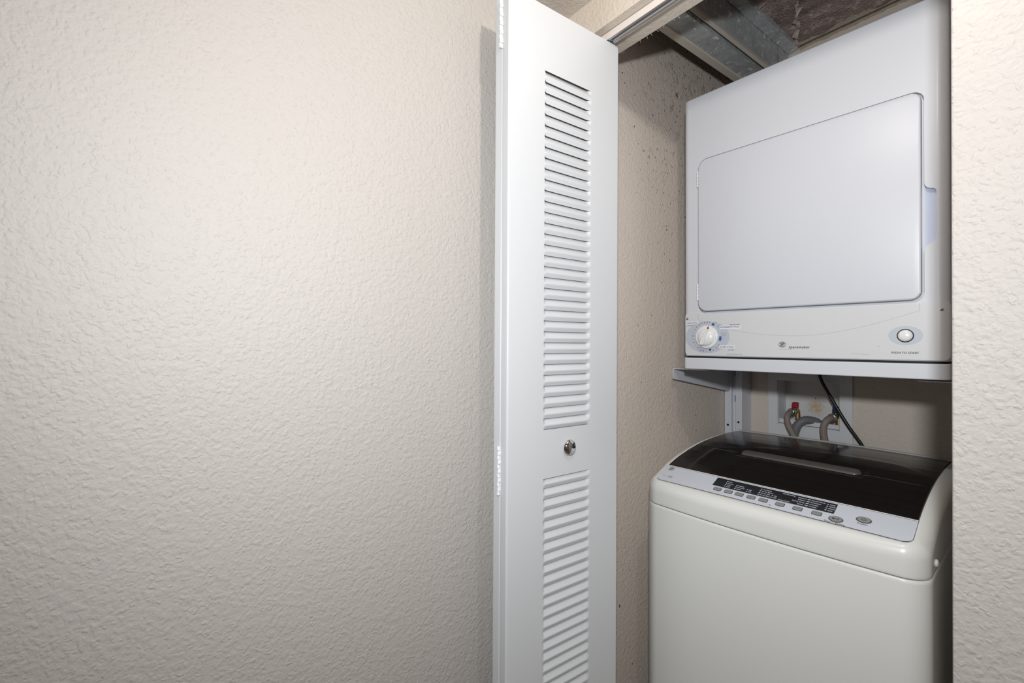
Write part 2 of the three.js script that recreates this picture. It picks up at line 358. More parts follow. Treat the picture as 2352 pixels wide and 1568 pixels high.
{
  const door = thing('door_1', 'white metal bifold closet door folded open against the hallway wall, with pressed louvers and a chrome knob', 'door', [-0.8145, PANEL.y0, -0.5995], rad(88.5));
  door.userData.kind = 'structure';
  door.rotation.z = -0.0065;
  const a = makePanel(door);
  const knob = new THREE.LatheGeometry([[0.0001, 0.0150], [0.005, 0.0147], [0.010, 0.0136], [0.0145, 0.0115], [0.0178, 0.0085], [0.0193, 0.0058], [0.0195, 0.0042], [0.0185, 0.0030], [0.0155, 0.0022], [0.0135, 0], [0, 0]].map((p) => new THREE.Vector2(...p)), 40);
  const k = mesh('knob', knob.rotateX(Math.PI / 2), M.chrome, a); k.position.set(0.184, EYE - 0.253 - PANEL.y0, 0); k.userData.label = 'polished chrome knob';
  // the second panel folds back behind the first
  const b = makePanel(door);
  b.rotation.y = Math.PI + rad(5); b.position.set(PANEL.w * Math.cos(rad(5)), 0, -2 * PANEL.t - 0.003 - PANEL.w * Math.sin(rad(5)));
  for (const [y0, y1] of [[EYE - 0.343 - PANEL.y0, EYE - 0.232 - PANEL.y0], [EYE + 0.669 - PANEL.y0, EYE + 0.780 - PANEL.y0], [0.10, 0.211]]) {
    const n = 11, step = (y1 - y0) / n;
    const hinge = mesh('hinge', box(-0.0008, 0.022, y0, y1, -PANEL.t - 0.0022, -PANEL.t - 0.0008), M.hinge, door);
    for (let i = 0; i < n; i++) {
      const even = i % 2, g = merge([new THREE.CylinderGeometry(0.0031, 0.0031, step - 0.0012, 14).translate(-0.0032, y0 + (i + 0.5) * step, -PANEL.t - 0.0015 + (even ? 0.0008 : -0.0008)),
        box(-0.0034, 0.001, y0 + i * step + 0.0008, y0 + (i + 1) * step - 0.0008, -PANEL.t - 0.0015 + (even ? 0.0012 : -0.0032), -PANEL.t - 0.0015 + (even ? 0.0032 : -0.0012))]);
      mesh('knuckle', g, M.hinge, hinge);
    }
  }
}
// overhead track for the folding door
{
  const t = thing('door_track', 'white metal overhead track screwed under the closet header', 'track', [0, 0, 0]);
  const y = SOFFIT, z0 = -0.9545, z1 = -0.927;
  mesh('channel', merge([box(LEFT + 0.005, JAMB - 0.002, y - 0.0015, y, z0, z1), box(LEFT + 0.005, JAMB - 0.002, y - 0.02, y - 0.0005, z1 - 0.0016, z1), box(LEFT + 0.005, JAMB - 0.002, y - 0.02, y - 0.0005, z0, z0 + 0.0016)]), M.trackWhite, t);
  mesh('lip', merge([box(LEFT + 0.005, JAMB - 0.002, y - 0.02, y - 0.0185, z1 - 0.008, z1 - 0.001, 0.0004), box(LEFT + 0.005, JAMB - 0.002, y - 0.0115, y - 0.0085, z1 - 0.0105, z1 - 0.001)]), M.trackMetal, t);
  mesh('lip', merge([box(LEFT + 0.005, JAMB - 0.002, y - 0.02, y - 0.0185, z0 + 0.001, z0 + 0.008, 0.0004), box(LEFT + 0.005, JAMB - 0.002, y - 0.0115, y - 0.0085, z0 + 0.001, z0 + 0.0105)]), M.trackMetal, t);
  const g = mesh('guide_bracket', merge([box(-0.826, -0.802, y - 0.0175, y - 0.004, -0.951, -0.933, 0.002), new THREE.CylinderGeometry(0.003, 0.003, 0.014, 14).translate(-0.812, y - 0.018, -0.944)]), M.trackMetal, t);
  g.userData.label = 'small metal guide in the track';
}

// ---------------------------------------------------------------- ducts under the closet ceiling
const metalStain = dataTexture(1024, (() => {
  const a = noiseLayer(8, 41), b = noiseLayer(26, 42), c = noiseLayer(90, 43), d = noiseLayer(14, 44);
  return (u, v) => {
    const chalk = smooth(b(u, v) * 0.8 + c(u, v) * 0.45 + d(v, u) * 0.6, 0.32, 0.5), m = 0.74 + 0.07 * a(u, v) + 0.08 * b(v, u) + 0.06 * c(u, v);
    return [lerp(m * 0.97, 0.95, chalk), lerp(m, 0.95, chalk), lerp(m * 1.01, 0.94, chalk)];
  };
})(), 1 / 0.45, 3);
M.galvanised = new THREE.MeshStandardMaterial({ color: 0xffffff, map: metalStain, roughness: 0.42, metalness: 0.25, bumpMap: clone(fineNoise, 5), bumpScale: 0.0004, side: THREE.DoubleSide });
M.galvEdge = new THREE.MeshStandardMaterial({ color: 0xd2cbc0, roughness: 0.5, metalness: 0.1, side: THREE.DoubleSide });
{
  const t = thing('air_duct', 'galvanized sheet metal air duct with chalky scratches running under the closet ceiling', 'duct', [0, EYE, 0]);
  const run = (pts, z0 = INNER - 0.004, z1 = BACK + 0.006) => metric(gridSurface(pts.length - 1, 1, (a, b) => { const [x, y] = pts[Math.round(a * (pts.length - 1))]; return [x, y, lerp(z0, z1, b)]; }).toNonIndexed().translate(0, 0, 0));
  const fix = (g) => { g.computeVertexNormals(); return metric(g); };
  mesh('edge_flange', fix(run([[-0.846, 0.998], [-0.841, 0.954], [-0.838, 0.951], [-0.812, 0.9485], [-0.811, 0.954]])), M.galvEdge, t).userData.label = 'pale bent edge flange';
  mesh('bottom_sheet', fix(run([[-0.815, 0.9535], [-0.750, 0.955], [-0.751, 0.985]])), M.galvanised, t);
  mesh('corner_seam', fix(run([[-0.7395, 0.985], [-0.7385, 0.957], [-0.736, 0.956], [-0.7335, 0.968], [-0.736, 0.98]])), M.galvEdge, t);
  mesh('side_sheet', fix(run([[-0.7365, 0.968], [-0.738, 1.078], [-0.7365, 1.081]])), M.galvanised, t);
  mesh('top_flange', fix(run([[-0.7375, 1.078], [-0.735, 1.0755], [-0.702, 1.081], [-0.700, 1.094]])), M.galvanised, t);
  mesh('joint_band', fix(run([[-0.841, 0.949], [-0.814, 0.9455], [-0.742, 0.9525], [-0.735, 0.953], [-0.7335, 1.072]], -1.772, -1.792)), M.galvanised, t);
  mesh('body', box(-0.842, -0.745, 0.98, 1.094, BACK + 0.01, INNER - 0.008), M.dark, t);
}

// ---------------------------------------------------------------- wall rack that carries the dryer
{
  const t = thing('dryer_rack', 'white steel wall rack with tapered arms holding up the dryer', 'rack', [0, 0, 0]);
  const yTop = EYE - 0.0895;
  const post = (x0, dir) => {
    const X = (a, b) => dir > 0 ? [x0 + a, x0 + b] : [x0 - b, x0 - a];
    const p = mesh('post', merge([box(...X(0, 0.028), 0.02, EYE + 0.35, BACK + 0.001, -1.79, 0.002), box(...X(0.027, 0.045), 0.02, EYE + 0.35, BACK + 0.001, -1.806), box(...X(0.0436, 0.069), 0.02, EYE + 0.35, BACK + 0.001, -1.79, 0.002)]), M.rackWhite, t);
    for (const [a, y] of [[0.014, EYE - 0.325], [0.056, EYE - 0.309], [0.014, EYE - 0.62], [0.056, EYE - 0.60]]) {
      const bx = dir > 0 ? x0 + a : x0 - a;
      mesh('screw_hole', new THREE.CylinderGeometry(0.0042, 0.0042, 0.002, 14).rotateX(Math.PI / 2).translate(bx, y, -1.7895), M.dark, p);
    }
    for (const y of [EYE - 0.22, EYE - 0.12, EYE + 0.1]) mesh('slot', box(...X(0.034, 0.039), y - 0.012, y + 0.012, -1.8065, -1.805), M.dark, p);
  };
  post(-0.947, 1); post(-0.139, -1);
  const arm = (x, dir) => {
    const s = new THREE.Shape();                                     // side view: x is distance from the back, y is height
    s.moveTo(0, 0); s.lineTo(0.386, 0); s.lineTo(0.386, -0.034); s.lineTo(0.02, -0.099); s.lineTo(0, -0.099);
    const web = extrude(s, 0.002).rotateY(-Math.PI / 2).translate(x + 0.001, yTop, -1.79);
    const flange = box(Math.min(x, x + dir * 0.128), Math.max(x, x + dir * 0.128), yTop - 0.0005, yTop + 0.0022, -1.79, -1.404, 0.0008);
    const p = mesh('arm', merge([web, flange]), M.rackWhite, t);
    mesh('bolt', new THREE.SphereGeometry(0.0045, 14, 8).scale(1, 0.6, 1).translate(x + dir * 0.05, yTop - 0.001, -1.416), M.steel, p);
  };
  arm(-0.925, 1); arm(-0.152, -1);
}

// ---------------------------------------------------------------- dryer
function emblem(c, x, y, r, ink, paper) {                            // round scalloped monogram
  c.save(); c.translate(x, y);
  c.fillStyle = ink; c.beginPath(); c.arc(0, 0, r, 0, 7); c.fill();
  c.strokeStyle = paper; c.lineWidth = r * 0.11; c.beginPath(); c.arc(0, 0, r * 0.86, 0, 7); c.stroke();
  c.fillStyle = paper;
  for (let k = 0; k < 4; k++) { c.save(); c.rotate(k * Math.PI / 2 + 0.5); c.beginPath(); c.moveTo(r * 0.95, -r * 0.1); c.quadraticCurveTo(r * 0.55, -r * 0.1, r * 0.5, -r * 0.55); c.quadraticCurveTo(r * 0.78, -r * 0.45, r * 0.95, -r * 0.1); c.fill(); c.restore(); }
  c.font = `italic bold ${r * 1.05}px serif`; c.textAlign = 'center'; c.textBaseline = 'middle'; c.fillText('GE', 0, r * 0.05);
  c.strokeStyle = paper; c.lineWidth = r * 0.09;
  c.beginPath(); c.moveTo(-r * 0.62, r * 0.12); c.bezierCurveTo(-r * 0.7, -r * 0.5, -r * 0.1, -r * 0.75, -r * 0.1, -r * 0.4); c.stroke();
  c.beginPath(); c.moveTo(r * 0.6, -r * 0.1); c.bezierCurveTo(r * 0.7, r * 0.5, r * 0.2, r * 0.7, r * 0.08, r * 0.4); c.stroke();
  c.restore();
}
{
  const Y0 = EYE - 0.0804, W = 0.6055;
  const t = thing('clothes_dryer', 'white front loading clothes dryer on the wall rack above the washing machine', 'dryer', [-0.8182, Y0, -1.3038], rad(2.9));
  const Y = (v) => v + 0.0804, D = 0.505;                            // heights measured from the lens to local
  const planShape = (x0, x1, r, d) => { const s = new THREE.Shape(); s.moveTo(x0, d); s.lineTo(x0, r); s.absarc(x0 + r, r, r, Math.PI, 1.5 * Math.PI); s.lineTo(x1 - r, 0); s.absarc(x1 - r, r, r, 1.5 * Math.PI, 2 * Math.PI); s.lineTo(x1, d); return s; };
  // rotateX(90deg) sends plan (x, depth) to (x, -, depth); depth runs away from the viewer
  const up = (s, y0, y1, bev = 0) => { const g = extrude(s, y1 - y0 - 2 * bev, bev, 12); return g.translate(0, 0, bev).rotateX(-Math.PI / 2).translate(0, y0, 0); };
  const body = up(planShape(-0.004, W, 0.02, D), Y(-0.0405), Y(0.7554), 0.003);
  // the loading door sits in a shallow opening with a finger pocket on its right
  const hole = (() => {
    const s = new THREE.Shape(), x0 = 0.0445, x1 = 0.5655, y0 = Y(0.089), y1 = Y(0.5585), r = 0.03, q = 0.022;
    s.moveTo(x0 + r, y0); s.lineTo(x1 - q, y0); s.absarc(x1 - q, y0 + q, q, -Math.PI / 2, 0);
    s.lineTo(x1, Y(0.196)); s.bezierCurveTo(x1, Y(0.213), 0.572, Y(0.214), 0.578, Y(0.219)); s.bezierCurveTo(0.583, Y(0.223), 0.5856, Y(0.226), 0.5856, Y(0.233));
    s.lineTo(0.5856, Y(0.326)); s.bezierCurveTo(0.5856, Y(0.335), 0.583, Y(0.3365), 0.577, Y(0.338)); s.bezierCurveTo(0.569, Y(0.341), x1, Y(0.344), x1, Y(0.356));
    s.lineTo(x1, y1 - 0.022); s.absarc(x1 - 0.022, y1 - 0.022, 0.022, 0, Math.PI / 2); s.lineTo(x0 + r, y1); s.absarc(x0 + r, y1 - r, r, Math.PI / 2, Math.PI); s.lineTo(x0, y0 + r); s.absarc(x0 + r, y0 + r, r, Math.PI, 1.5 * Math.PI);
    return s;
  })();
  const A = new Brush(clean(body)), B = new Brush(clean(extrude(hole, 0.03, 0, 14).translate(0, 0, -0.014)));
  A.updateMatrixWorld(); B.updateMatrixWorld();
  const ev = new Evaluator(); ev.attributes = ['position', 'normal', 'uv'];
  const cut = ev.evaluate(A, B, SUBTRACTION).geometry;
  mesh('cabinet', cut, M.enamel, t);
  const dshape = roundRect(0.0467, 0.5608, Y(0.0958), Y(0.5562), [0.028, 0.02, 0.02, 0.03]);
  const door = mesh('door', toCreasedNormals(extrude(dshape, 0.011, 0.0035, 14).translate(0, 0, -0.0095), 0.6), M.enamelDoor, t);
  mesh('finger_pocket', gridSurface(6, 12, (a, b) => [lerp(0.5655, 0.5862, a), lerp(Y(0.2), Y(0.352), b), lerp(-0.0135, -0.0095, a * a)]), M.pocket, t);
  for (const [y0, y1] of [[0.4753, 0.5234], [0.1297, 0.1795]]) {
    const h = mesh('hinge', box(0.0432, 0.0452, Y(y0), Y(y1), -0.003, 0.0012), M.steel, door);
    for (let i = 0; i < 5; i++) { const s = (y1 - y0) / 5; mesh('knuckle', new THREE.CylinderGeometry(0.0027, 0.0027, s - 0.0009, 12).translate(0.0452, Y(y0) + (i + 0.5) * s, 0.0028), M.pin, h); }
  }
  // control panel: a moulded strip that follows the front and wraps round its right corner
  const print = canvasTexture(2048, 512, (c, w, h) => {
    const X = (u) => u / 0.6055 * w, YY = (v) => (0.0925 - v) / 0.1325 * h, P = w / 0.6055;
    c.fillStyle = '#cfd0d3'; c.fillRect(0, 0, w, h);
    const text = (s, u, v, size, font = '', col = '#3c4048', align = 'left', sx = 1) => { c.save(); c.translate(X(u), YY(v)); c.scale(sx * (h / 0.1325 < P ? 1 : 1), (h / 0.1325) / P); c.font = `${font} ${size * P}px sans-serif`; c.textAlign = align; c.textBaseline = 'middle'; c.fillStyle = col; c.fillText(s, 0, 0); c.restore(); };
    const ell = (u, v, rx, ry, col) => { c.fillStyle = col; c.beginPath(); c.ellipse(X(u), YY(v), rx * P, ry * h / 0.1325, 0, 0, 7); c.fill(); };
    c.strokeStyle = '#a9abb0'; c.lineWidth = 3; c.beginPath(); c.moveTo(X(0.0468), YY(0.0915)); c.lineTo(X(0.0468), YY(0.071)); c.bezierCurveTo(X(0.16), YY(0.022), X(0.27), YY(0.0185), X(0.3166), YY(0.0185)); c.bezierCurveTo(X(0.40), YY(0.0185), X(0.49), YY(0.046), X(0.558), YY(0.0715)); c.lineTo(X(0.558), YY(0.0915)); c.stroke();
    ell(0.0735, 0.0175, 0.068, 0.0483, '#b9bec9');
    ell(0.5335, 0.0165, 0.0302, 0.0217, '#b9c0ca');
    // dial scale
    const cu = 0.0735, cv = 0.0180, R = 0.0440, at = (deg, r = R) => [cu + Math.sin(rad(deg)) * r, cv + Math.cos(rad(deg)) * r];
    const marks = [[12, 'o'], [2, '20'], [-9, '30'], [-21, '40'], [-33, '50'], [-46, '60'], [-59, '70'], [-73, '.'], [-86, '80'], [-99, '.'], [-112, '100'], [-125, '.'], [-139, '120'], [-152, '.'], [-164, '140'], [-177, '.'], [153, '40'], [138, '30'], [124, '20'], [78, '▾']];
    for (const [d, s] of marks) { const [u, v] = at(d); if (s === '.' || s === 'o') ell(u, v, 0.0011, 0.0011, '#4d525c'); else text(s, u, v, 0.0042, 'bold', '#3a3f49', 'center'); }
    const slab = (d0, d1, r0, r1, col) => { c.fillStyle = col; c.beginPath(); for (let k = 0; k <= 8; k++) { const [u, v] = at(lerp(d0, d1, k / 8), r1); c[k ? 'lineTo' : 'moveTo'](X(u), YY(v)); } for (let k = 8; k >= 0; k--) { const [u, v] = at(lerp(d0, d1, k / 8), r0); c.lineTo(X(u), YY(v)); } c.fill(); };
    slab(22, 33, 0.0385, 0.0455, '#2e6285'); slab(88, 107, 0.0375, 0.0445, '#3a5f96'); slab(160, 170, 0.0372, 0.042, '#2c3870');
    { const [u, v] = at(32, 0.050); text('OFF', u, v, 0.0036, '', '#4d525c', 'center'); }
    { const [u, v] = at(166, 0.0462); text('OFF', u, v, 0.0036, '', '#2c3870', 'center'); }
    text('OFF', 0.1215, 0.0118, 0.004, '', '#4d525c', 'center'); text('MORE', 0.1062, 0.0505, 0.0036, '', '#5a5f68'); text('DRY', 0.1045, 0.0465, 0.0036, '', '#5a5f68');
    text('OPTIMUM', 0.1165, 0.0270, 0.0034, '', '#5a5f68'); text('LESS DRY', 0.1165, 0.0212, 0.0034, '', '#5a5f68');
    c.fillStyle = '#dfe2e8'; c.fillRect(X(0.1125), YY(0.0505), X(0.1735) - X(0.1125), YY(0.0405) - YY(0.0505)); c.fillRect(X(0.1115), YY(-0.0065), X(0.1565) - X(0.1115), YY(-0.0162) - YY(-0.0065)); c.fillRect(X(0.0075), YY(0.0655), X(0.0475) - X(0.0075), YY(0.0575) - YY(0.0655));
    text('TIMED CYCLE', 0.0085, 0.0612, 0.0056, 'bold', '#3f5288'); text('HIGH HEAT', 0.0085, 0.0535, 0.0042, 'bold', '#555a63');
    text('AUTOMATIC CYCLE', 0.1140, 0.0458, 0.0062, 'bold', '#3f5288'); text('MEDIUM HEAT', 0.1415, 0.0522, 0.0042, 'bold', '#555a63');
    text('FLUFF CYCLE', 0.1148, -0.0118, 0.0062, 'bold', '#3f5288'); text('NO HEAT', 0.1375, -0.0205, 0.0042, 'bold', '#555a63');
    text('SPACE CONDITIONS AT TIME', 0.1335, -0.0328, 0.0034, '', '#666b74');
    emblem(c, X(0.281), YY(-0.0043), 0.0092 * P, '#45484d', '#cfd0d3');
    text('Spacemaker', 0.2955, -0.0112, 0.0083, 'italic bold', '#3f4247');
    c.fillStyle = '#9fa1a5'; c.fillRect(X(0.2727), YY(-0.0166), X(0.3032) - X(0.2727), 3);
    text('PUSH TO START', 0.5088, -0.0222, 0.0066, 'bold', '#45484d');
    c.strokeStyle = 'rgba(120,120,124,0.8)'; c.lineWidth = 2; c.beginPath(); c.moveTo(X(0.432), YY(-0.0255)); c.lineTo(X(0.452), YY(-0.0262)); c.lineTo(X(0.468), YY(-0.0275)); c.stroke(); ell(0.4855, -0.0085, 0.001, 0.001, '#8b8c90');
  });
  M.panelPrint = new THREE.MeshPhysicalMaterial({ color: 0xffffff, map: print, roughness: 0.36 });
  const plate = (() => {
    const x0 = 0.0048, x1 = 0.6065, yb = Y(-0.0378), yt = Y(0.0915), R = 0.0225, proud = 0.0032, rc = 0.011, total = x1 - x0;
    const nu = 150, nv = 28, flat = W + proud - R;
    const front = (u) => { if (u <= flat) return proud; const s = clamp((u - flat) / R, 0, 0.9995); return proud - R * (1 - Math.sqrt(1 - s * s)); };
    const ease = (a) => a < 0.12 ? (a / 0.12) ** 2 * 0.03 : a < 0.5 ? 0.03 + (a - 0.12) * 0.87 / 0.38 : 0.9 + (1 - (1 - (a - 0.5) / 0.5) ** 2) * 0.1;
    const lim = (u) => { const e = Math.min(u - x0, x1 - u); if (e >= rc) return 0; return rc - Math.sqrt(Math.max(0, rc * rc - (rc - e) * (rc - e))); };
    const notch = (u) => 0.0042 * smooth(u, 0.0445, 0.0475) * (1 - smooth(u, 0.561, 0.564));
    const P = (a, b, off) => { const u = x0 + total * ease(a), l = lim(u), y = lerp(yb + l, yt - l - notch(u), b); return [u, y, front(u) + off]; };
    const g = gridSurface(nu, nv, (a, b) => P(a, b, 0)), uv = g.attributes.uv, p = g.attributes.position;
    for (let i = 0; i < uv.count; i++) uv.setXY(i, p.getX(i) / 0.6055, (p.getY(i) - Y(-0.04)) / 0.1325);
    const rim = [];
    for (const b of [0, 1]) rim.push(gridSurface(nu, 1, (a, k) => P(a, b, -0.0045 * k), b === 0));
    for (const a of [0, 1]) rim.push(gridSurface(1, nv, (k, b) => P(a, b, -0.0045 * k)));
    for (const r of rim) { const q = r.attributes.uv; for (let i = 0; i < q.count; i++) q.setXY(i, 0.7, 0.15); }
    return merge([g, ...rim]);
  })();
  M.panelPrint.side = THREE.DoubleSide;
  const panel = mesh('control_panel', plate, M.panelPrint, t);
  for (const [u, v, m] of [[0.0113, 0.0751, M.steel], [0.5935, 0.0714, M.chrome]]) {
    const s = mesh('screw', new THREE.LatheGeometry([[0, 0.0022], [0.0022, 0.002], [0.0036, 0.001], [0.0042, 0], [0, 0]].map((p) => new THREE.Vector2(...p)), 18).rotateX(Math.PI / 2), m, panel);
    s.position.set(u, Y(v), u > 0.5 ? 0.0008 : 0.0032); s.rotation.y = u > 0.5 ? 0.35 : 0;
    mesh('screw_recess', box(-0.0012, 0.0012, -0.0012, 0.0012, 0.0016, 0.0024).rotateZ(0.78), M.dark, s);
  }
  // timer dial
  const dial = mesh('timer_knob', new THREE.LatheGeometry([[0.0001, 0.0068], [0.024, 0.0066], [0.0325, 0.0056], [0.0345, 0.004], [0.0345, 0]].map((p) => new THREE.Vector2(...p)), 64).rotateX(Math.PI / 2), M.knobWhite, panel);
  dial.position.set(0.0745, Y(0.018), 0.0036);
  const dome = new THREE.SphereGeometry(0.0258, 40, 20, 0, Math.PI * 2, 0, Math.PI / 2).rotateX(Math.PI / 2).scale(1, 1, 0.46).translate(-0.0005, -0.001, 0.0058);
  const grip = new THREE.Shape(); grip.moveTo(-0.0035, 0.022); grip.quadraticCurveTo(0, 0.0255, 0.0035, 0.022); grip.quadraticCurveTo(0.0042, 0, 0.0062, -0.022); grip.quadraticCurveTo(0, -0.0295, -0.0062, -0.022); grip.quadraticCurveTo(-0.0042, 0, -0.0035, 0.022);
  mesh('grip', merge([dome, extrude(grip, 0.0155, 0.0016, 10).translate(0, 0, 0.0045).rotateZ(-0.37)]), M.knobWhite, dial);
  const tri = new THREE.Shape(); tri.moveTo(-0.0034, -0.003); tri.lineTo(0.0034, -0.003); tri.lineTo(0, 0.0052);
  const pointer = mesh('pointer', extrude(tri, 0.0008).rotateZ(-0.25).translate(0.0065, 0.0275, 0.0066), M.red, dial); pointer.userData.label = 'red triangular pointer';
  // start button in its dark ring
  const btn = mesh('start_button', new THREE.LatheGeometry([[0.0001, 0.0072], [0.006, 0.0068], [0.010, 0.0054], [0.0125, 0.003], [0.0132, 0]].map((p) => new THREE.Vector2(...p)), 48).rotateX(Math.PI / 2), M.knobWhite, panel);
  btn.position.set(0.5335, Y(0.0163), 0.0034);
  mesh('ring', new THREE.TorusGeometry(0.0140, 0.0011, 10, 48).scale(1, 1, 0.5), M.dark, btn);
  // plinth strip below the dark gap
  const sh = planShape(-0.0045, W + 0.0008, 0.012, D);
  mesh('plinth', up(sh, Y(-0.0804), Y(-0.0455), 0.0025), M.enamel, t);
  mesh('gap_shade', up(planShape(0.002, W - 0.004, 0.014, D - 0.02), Y(-0.047), Y(-0.039)).translate(0, 0, -0.006), M.dark, t);  // inset core coloured dark to stand for the shade inside the gap
  for (const [x, z] of [[0.03, -0.15], [0.57, -0.15], [0.03, -0.46], [0.57, -0.46]]) mesh('foot', new THREE.CylinderGeometry(0.014, 0.014, 0.0072, 20).translate(x, -0.0036, z), M.black, t);
}

// ---------------------------------------------------------------- washing machine
{
  const t = thing('washing_machine', 'white top loading washing machine with a black lid standing under the dryer', 'washing machine', [-0.7894, 0, -1.0847], rad(3));
  const X0 = -0.02, X1 = 0.584, DEP = 0.575, H = EYE;
  // height of the top surface along its depth (d, measured back from the front)
  const prof = [[0, -0.3858], [0.027, -0.375], [0.058, -0.3630], [0.088, -0.351], [0.115, -0.3428], [0.144, -0.3355], [0.195, -0.3255], [0.247, -0.3177], [0.30, -0.3126], [0.361, -0.3096], [0.41, -0.3086], [0.455, -0.3088], [0.522, -0.3110], [0.60, -0.318]];
  const lidY = (d, u = 0.282) => {
    let k = 0; while (k < prof.length - 2 && prof[k + 1][0] < d) k++;
    const [a, ya] = prof[k], [b, yb] = prof[k + 1], s = clamp((d - a) / (b - a), -0.2, 1.2);
    return H + lerp(ya, yb, s) + 0.004 * (1 - ((u - 0.282) / 0.28) ** 2) * smooth(d, 0.1, 0.35);
  };
  // both outlines are sampled with the same count so that rings can be skinned
  const NS = 26, NC = 10;
  function outline(x0, x1, d0, d1, rf, rb, bulge) {
    const p = [], side = (ax, ad, bx, bd) => { for (let i = 0; i < NS; i++) p.push([lerp(ax, bx, i / NS), lerp(ad, bd, i / NS)]); };
    const arc = (cx, cd, r, a0) => { for (let i = 0; i < NC; i++) { const a = a0 + i / NC * Math.PI / 2; p.push([cx + Math.cos(a) * r, cd + Math.sin(a) * r]); } };
    side(x0 + rf, d0, x1 - rf, d0); arc(x1 - rf, d0 + rf, rf, -Math.PI / 2);
    side(x1, d0 + rf, x1, d1 - rb); arc(x1 - rb, d1 - rb, rb, 0);
    side(x1 - rb, d1, x0 + rb, d1); arc(x0 + rb, d1 - rb, rb, Math.PI / 2);
    side(x0, d1 - rb, x0, d0 + rf); arc(x0 + rf, d0 + rf, rf, Math.PI);
    return p.map(([x, d]) => [x, d - bulge * (1 - ((x - (x0 + x1) / 2) / ((x1 - x0) / 2)) ** 2) * (1 - smooth(d, d0, d0 + 0.14))]);
  }
  const outer = (ins = 0) => outline(X0 + ins, X1 - ins, ins, DEP - ins, 0.042 - ins * 0.5, 0.03, 0.015);
  const inner = outline(0.0062, 0.5588, 0.0146, 0.545, 0.0155, 0.012, 0);
  const ring = (o, y) => o.map(([x, d]) => [x, typeof y === 'function' ? y(d, x) : y, -d]);
  mesh('cabinet', loft([ring(outer(0.004), 0.03), ring(outer(0.001), 0.034), ring(outer(), 0.05), ring(outer(), 0.40), ring(outer(), 0.768), ring(outer(0.0008), 0.7735), ring(outer(0.003), 0.7755), ring(outer(0.02), 0.7755)], true, true), M.washerWhite, t);
  mesh('seam', loft([ring(outer(0.0035), 0.77), ring(outer(0.0035), 0.784)], true, true), new THREE.MeshStandardMaterial({ color: 0x77787a, roughness: 0.7 }), t);
  const O = outer(0.0006), rings = [ring(outer(0.02), 0.7772), ring(outer(0.002), 0.7772), ring(outer(0.001), 0.7785), ring(O, 0.783)];
  const rim = inner.map(([x, d]) => lidY(d, x) - 0.03);
  rings.push(O.map(([x, d], i) => [x, lerp(0.783, rim[i], 0.5), -d]));
  for (let k = 0; k <= 10; k++) {
    const a = k / 10 * Math.PI / 2, w = 1 - Math.cos(a), f = Math.sin(a);
    rings.push(O.map(([x, d], i) => { const [ix, id] = inner[i], top = lidY(id, ix); return [lerp(x, ix, w), lerp(rim[i], top, f), -lerp(d, id, w)]; }));
  }
  rings.push(inner.map(([x, d]) => [lerp(x, 0.282, 0.004), lidY(d, x) - 0.001, -lerp(d, 0.27, 0.004)]), inner.map(([x, d]) => [lerp(x, 0.282, 0.012), lidY(d, x) - 0.006, -lerp(d, 0.27, 0.008)]));
  mesh('top_cover', loft(rings, true, true), M.plasticWhite, t);
  mesh('side_plug', new THREE.SphereGeometry(0.0075, 18, 12).scale(0.5, 1, 1).translate(X1 + 0.0005, H - 0.425, -0.075), M.plasticWhite, t);
  // silver control panel on the front slope
  const PX0 = 0.0075, PX1 = 0.5575, PD0 = 0.0155, PD1 = 0.0795, slopeN = V(0, 1, 0.39).normalize();
  const decal = canvasTexture(2048, 256, (c, w, h) => {
    const X = (u) => (u - PX0) / (PX1 - PX0) * w, Yd = (d) => (PD1 - d) / (PD1 - PD0) * h, P = w / (PX1 - PX0), Q = h / (PD1 - PD0) / 1.077;
    c.fillStyle = '#c9cfd8'; c.fillRect(0, 0, w, h);
    c.save(); c.translate(X(0.0273), Yd(0.0690)); c.scale(1, Q / P); emblem(c, 0, 0, 0.0086 * P, '#3a3d42', '#c9cfd8'); c.restore();
    const text = (s, u, d, size, font = '', col = '#4a4e55', align = 'left') => { c.save(); c.translate(X(u), Yd(d)); c.scale(1, Q / P); c.font = `${font} ${size * P}px sans-serif`; c.textAlign = align; c.textBaseline = 'middle'; c.fillStyle = col; c.fillText(s, 0, 0); c.restore(); };
    text('2.8 cu.ft.', 0.0185, 0.0355, 0.0036);
    c.save(); c.translate(X(0.0425), Yd(0.0355)); c.scale(1, Q / P); c.strokeStyle = '#5a6066'; c.lineWidth = 4; c.beginPath(); c.arc(0, 0, 0.0052 * P, 0, 7); c.stroke(); c.beginPath(); c.moveTo(-0.0035 * P, 0.001 * P); c.quadraticCurveTo(-0.001 * P, -0.004 * P, 0.0003 * P, 0); c.quadraticCurveTo(0.002 * P, 0.003 * P, 0.0036 * P, -0.001 * P); c.stroke(); c.restore();
    text('Start / Pause', 0.4320, 0.0180, 0.0062, 'bold', '#3d4147', 'center'); text('Power', 0.4770, 0.0340, 0.0062, 'bold', '#3d4147', 'center');
    c.strokeStyle = '#9aa0a6'; c.lineWidth = 1.5; c.beginPath(); c.moveTo(X(0.2858), Yd(0.0255)); c.lineTo(X(0.2858), Yd(0.0225)); c.lineTo(X(0.3223), Yd(0.0225)); c.lineTo(X(0.3223), Yd(0.0255)); c.stroke();
    c.fillStyle = '#3a3d42'; c.fillRect(X(0.3043) - 6, Yd(0.0225) - 5, 12, 10);
  });
  M.silver = new THREE.MeshPhysicalMaterial({ color: 0xffffff, map: decal, roughness: 0.34, clearcoat: 0.4, clearcoatRoughness: 0.12 });
  const panelAt = (u, d, lift = 0.0012) => V(u, lidY(d, u), -d).addScaledVector(slopeN, lift);
